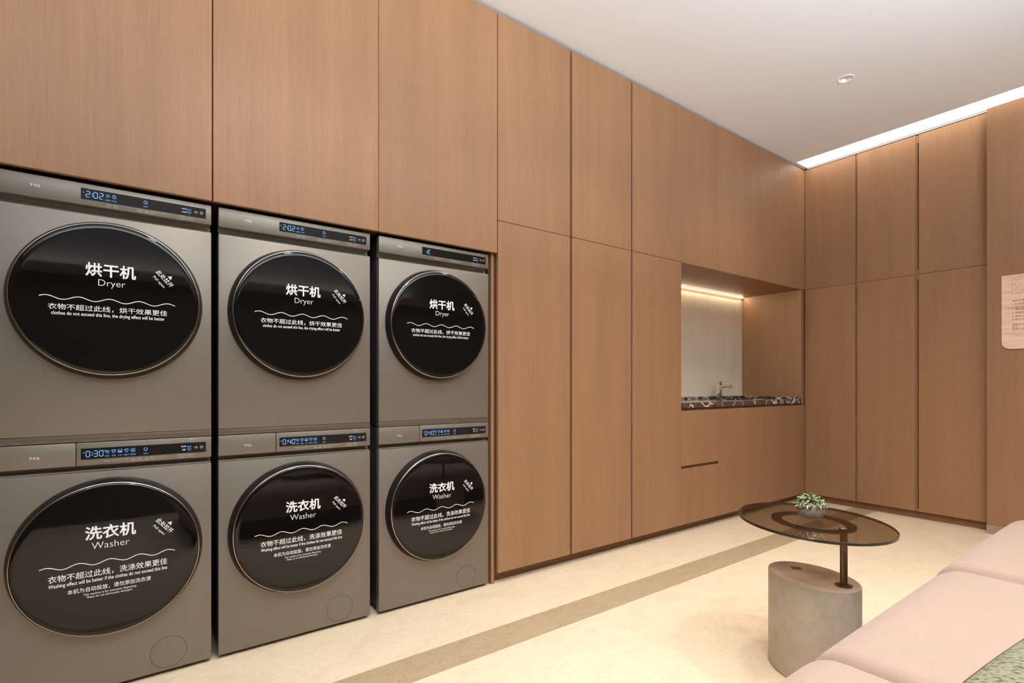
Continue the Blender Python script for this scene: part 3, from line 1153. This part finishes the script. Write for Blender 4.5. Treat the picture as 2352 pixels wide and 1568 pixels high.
CX = (-4.9685, -4.3525, -3.7195)
pos = ('leftmost', 'middle', 'rightmost')
D0, W0 = make_dryer(), make_washer()
dr = [D0] + [copy_tree(D0) for _ in range(2)]
wa = [W0] + [copy_tree(W0) for _ in range(2)]
dl = ['tumble dryer showing 2:02 stacked on the leftmost washing machine', 'tumble dryer showing 2:02 stacked on the middle washing machine',
      'tumble dryer showing dC stacked on the rightmost washing machine']
wl = ['washing machine showing 0:30 under the leftmost dryer', 'washing machine showing 0:40 under the middle dryer',
      'washing machine showing 0:40 under the rightmost dryer, beside the oak panel']
for i, (x, td, tw) in enumerate(zip(CX, ('2:02', '2:02', 'dC'), ('0:30', '0:40', '0:40'))):
    dr[i].location = (x, .020, .850)
    dr[i]['label'] = dl[i]
    make_screen(dr[i], 1.662 - .850, 1.699 - .850, td, 'dryer')
    wa[i].location = (x, .020, 0)
    wa[i]['label'] = wl[i]
    make_screen(wa[i], .792, .829, tw, 'washer')

# ------------------------------------------------------------------ side table
def ellipse(a, b, ang, n=96):
    ca, sa = math.cos(ang), math.sin(ang)
    out = []
    for i in range(n):
        t_ = 2 * PI * i / n
        x, y = a * math.cos(t_), b * math.sin(t_)
        out.append((x * ca - y * sa, x * sa + y * ca))
    return out

def ell_solid(a, b, ang, prof, n=96):
    """prof : list of (inset, z) from bottom centre outwards to the top centre"""
    bm = bmesh.new()
    rings = [[bm.verts.new((x, y, z)) for x, y in ellipse(a - ins, b - ins, ang, n)] for ins, z in prof]
    for p, q in zip(rings, rings[1:]):
        for i in range(n):
            j = (i + 1) % n
            bm.faces.new((p[i], p[j], q[j], q[i]))
    bm.faces.new(rings[0][::-1])
    bm.faces.new(rings[-1])
    bmesh.ops.recalc_face_normals(bm, faces=bm.faces)
    return bm
TX, TY, TA = -2.917, -1.345, R(-105.3)
tb = thing('side_table', 'side table with oval bronze glass top on an oval beige marble block', 'side table', (TX, TY, 0))
from_bm('base', ell_solid(.161, .123, TA, [(.004, .0), (.002, .002), (.0, .004), (.0, .344), (.0015, .3485), (.005, .35)]), M['marble'], (0, 0, 0), tb, True, R(40))
px, py = -2.934 - TX, -1.4535 - TY
from_bm('flange', lathe([(0, 0), (.026, 0), (.027, .003), (.024, .0045), (.014, .006), (0, .006)], 40), M['bronze'], (px, py, .35), tb, True, R(40))
from_bm('pole', lathe([(0, 0), (.0115, 0), (.0115, .1817), (0, .1817)], 32), M['bronze'], (px, py, .354), tb, True, R(40))
GX, GY = -2.893 - TX, -1.333 - TY
ga, gb, gang = .284, .241, R(-125.5)
top = from_bm('glass_top', ell_solid(ga, gb, gang, [(.0015, .0), (.0, .001), (.0, .009), (.0015, .010)]), [M['tglass'], M['tedge']], (GX, GY, .536), tb, False)
for p in top.data.polygons:
    if len(p.vertices) == 4:
        p.material_index = 1
def ring_plate():
    bm = bmesh.new()
    o_ = ellipse(.150, .129, R(-118), 80)
    i_ = ellipse(.114, .097, R(-118), 80)
    for z in (0, .006):
        pass
    vo = [[bm.verts.new((x, y, z)) for x, y in o_] for z in (0, .006)]
    vi = [[bm.verts.new((x, y, z)) for x, y in i_] for z in (0, .006)]
    n = 80
    for k in range(n):
        j = (k + 1) % n
        bm.faces.new((vo[0][k], vo[0][j], vo[1][j], vo[1][k]))
        bm.faces.new((vi[0][k], vi[1][k], vi[1][j], vi[0][j]))
        bm.faces.new((vo[1][k], vo[1][j], vi[1][j], vi[1][k]))
        bm.faces.new((vo[0][k], vi[0][k], vi[0][j], vo[0][j]))
    bmesh.ops.recalc_face_normals(bm, faces=bm.faces)
    return bm
from_bm('support_ring', ring_plate(), M['bronze'], (-2.872 - TX, -1.324 - TY, .5297), tb)
from_bm('cap', lathe([(0, 0), (.013, 0), (.0135, .001), (.0135, .004), (.0115, .005), (0, .005)], 32), M['bronze_hi'], (-2.937 - TX, -1.452 - TY, .546), tb, True, R(40))
bm = bmesh.new()
add_box(bm, -.017, .017, -.017, .017, 0, .0006)
bmesh.ops.rotate(bm, verts=bm.verts, cent=(0, 0, 0), matrix=Matrix.Rotation(R(38), 3, 'Z'))
from_bm('tag_sticker', bm, M['sticker'], (-2.889 - TX, -1.275 - TY, .3502), tb)

# ------------------------------------------------------------------ potted plant
PX, PY = -2.873, -1.318
pl = thing('potted_plant', 'small variegated plant in a round taupe bowl on the glass table', 'plant', (PX, PY, .546))
prof = [(0, .0), (.022, .0), (.034, .006), (.044, .017), (.0485, .031), (.0475, .043), (.043, .054), (.0375, .061), (.0365, .0625), (.0355, .061), (.039, .053), (.0, .050)]
from_bm('pot', lathe(prof, 56), M['pot'], (0, 0, 0), pl, True, R(60))
from_bm('soil', lathe([(0, .053), (.030, .053), (.0385, .0525)], 32), M['soil'], (0, 0, 0), pl)
def foliage():
    bm = bmesh.new()
    rnd = random.Random(11)
    for i in range(230):
        a = rnd.uniform(0, 2 * PI)
        rr = .052 * math.sqrt(rnd.random())
        hh = .058 + (.036 * (1 - (rr / .06) ** 2)) * rnd.uniform(.15, 1.0)
        c = Vector((rr * math.cos(a), rr * math.sin(a), hh - (.012 if rr > .042 else 0)))
        ln = rnd.uniform(.0065, .0100)
        wd = ln * rnd.uniform(.46, .62)
        yaw = a + rnd.uniform(-1.1, 1.1)
        pit = rnd.uniform(-.5, .9) - rr * 14
        Mx = Matrix.Translation(c) @ Matrix.Rotation(yaw, 4, 'Z') @ Matrix.Rotation(-pit, 4, 'Y') @ Matrix.Rotation(rnd.uniform(-.6, .6), 4, 'X')
        st = [(-1, .04), (-.55, .75), (0, 1), (.55, .72), (1, .04)]
        rows = []
        for u, w_ in st:
            cz = -.25 * ln * u * u
            rows.append([bm.verts.new(Mx @ Vector((u * ln, k * w_ * wd, cz + abs(k) * wd * .28))) for k in (-1, -.5, .5, 1)])
        pale = rnd.random() < .62
        for r0, r1 in zip(rows, rows[1:]):
            for k in range(3):
                f = bm.faces.new((r0[k], r0[k + 1], r1[k + 1], r1[k]))
                f.material_index = 1 if (k == 1 and pale) else 0
                f.smooth = True
    return bm
from_bm('leaves', foliage(), [M['leaf'], M['leafw']], (0, 0, 0), pl)
bm = bmesh.new()
rnd = random.Random(5)
for i in range(26):
    a = rnd.uniform(0, 2 * PI)
    r1 = rnd.uniform(.01, .044)
    add_tube(bm, [(r1 * .4 * math.cos(a), r1 * .4 * math.sin(a), .052), (r1 * .8 * math.cos(a), r1 * .8 * math.sin(a), .064), (r1 * math.cos(a), r1 * math.sin(a), .078)], .0008, 5)
add_tube(bm, [(.030, -.02, .056), (.046, -.031, .062), (.056, -.037, .052), (.060, -.040, .044)], .0008, 5)
from_bm('stems', bm, M['stem'], (0, 0, 0), pl)

# ------------------------------------------------------------------ sofa
def cushion(x0, x1, y0, y1, z0, z1, rx, ry, rz, crown=0.0, n=28, puff=0.0):
    bm = bmesh.new()
    cx, cy, cz = (x0 + x1) / 2, (y0 + y1) / 2, (z0 + z1) / 2
    hx, hy, hz = (x1 - x0) / 2, (y1 - y0) / 2, (z1 - z0) / 2
    bmesh.ops.create_cube(bm, size=2.0)
    bmesh.ops.subdivide_edges(bm, edges=bm.edges[:], cuts=n, use_grid_fill=True)
    for v in bm.verts:
        p = v.co
        # stretch the grid towards the edges, then round
        q = [math.copysign(1 - (1 - abs(k)) ** 1.6, k) if abs(k) < 1 else k for k in p]
        P_ = Vector((q[0] * hx, q[1] * hy, q[2] * hz))
        inn = Vector((max(-hx + rx, min(hx - rx, P_.x)), max(-hy + ry, min(hy - ry, P_.y)), max(-hz + rz, min(hz - rz, P_.z))))
        dlt = Vector(((P_.x - inn.x) / rx, (P_.y - inn.y) / ry, (P_.z - inn.z) / rz))
        if dlt.length > 1e-6:
            dlt.normalize()
            P_ = inn + Vector((dlt.x * rx, dlt.y * ry, dlt.z * rz))
        ux, uy = P_.x / hx, P_.y / hy
        if P_.z > 0:
            P_.z += crown * (1 - ux ** 4) * (1 - uy ** 4)
        if puff and P_.y > 0:
            P_.y += puff * (1 - ux ** 4) * max(0, 1 - (P_.z / hz) ** 4)
        v.co = P_ + Vector((0, 0, hz))
    return bm, Vector((cx, cy, z0))
sf = thing('sofa', 'long pale pink woven fabric sofa in the foreground beside the side table', 'sofa', (-3.05, -2.1, 0))
o3 = Vector(sf.location)
for x0, x1, z1, y1 in ((-4.53, -3.597, .424, -1.622), (-3.603, -2.652, .424, -1.622), (-2.648, -1.60, .430, -1.617)):
    bm, c = cushion(x0, x1, -2.52, y1, .15, z1, .045, .105, .10, .010)
    from_bm('seat', bm, M['pink'], c - o3, sf, True)
for x0, x1 in ((-4.53, -3.600), (-3.600, -2.65), (-2.65, -1.60)):
    bm, c = cushion(x0, x1, -2.84, -2.50, .15, .74, .06, .12, .12, .01, 20)
    from_bm('backrest', bm, M['pink'], c - o3, sf, True)
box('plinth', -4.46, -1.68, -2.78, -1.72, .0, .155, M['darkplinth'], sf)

# throw pillow
bm = bmesh.new()
bmesh.ops.create_grid(bm, x_segments=40, y_segments=40, size=1.0)
def pil():
    bm = bmesh.new()
    N = 40
    grids = []
    for s in (1, -1):
        g = []
        for i in range(N + 1):
            row = []
            for j in range(N + 1):
                u, v = -1 + 2 * i / N, -1 + 2 * j / N
                sq = 1 + .05 * (1 - abs(u) ** 2) * abs(v) ** 3
                sp_ = 1 + .03 * (1 - abs(v) ** 2) * abs(u) ** 3
                th = (max(0, 1 - u ** 2) * max(0, 1 - v ** 2)) ** .42
                row.append(bm.verts.new((u * .42 * sp_, v * .245 * sq, s * (.043 * th))))
            g.append(row)
        grids.append(g)
        for i in range(N):
            for j in range(N):
                f = (g[i][j], g[i + 1][j], g[i + 1][j + 1], g[i][j + 1])
                bm.faces.new(f if s > 0 else f[::-1])
    bmesh.ops.remove_doubles(bm, verts=bm.verts, dist=.0004)
    return bm
bm.free()
po = from_bm('throw_pillow', pil(), M['green'], (-3.60, -2.190, .480), None, True)
po.rotation_euler = (0, 0, R(-4.5))
tag(po, 'sage green boucle throw pillow lying on the pink sofa', 'pillow')
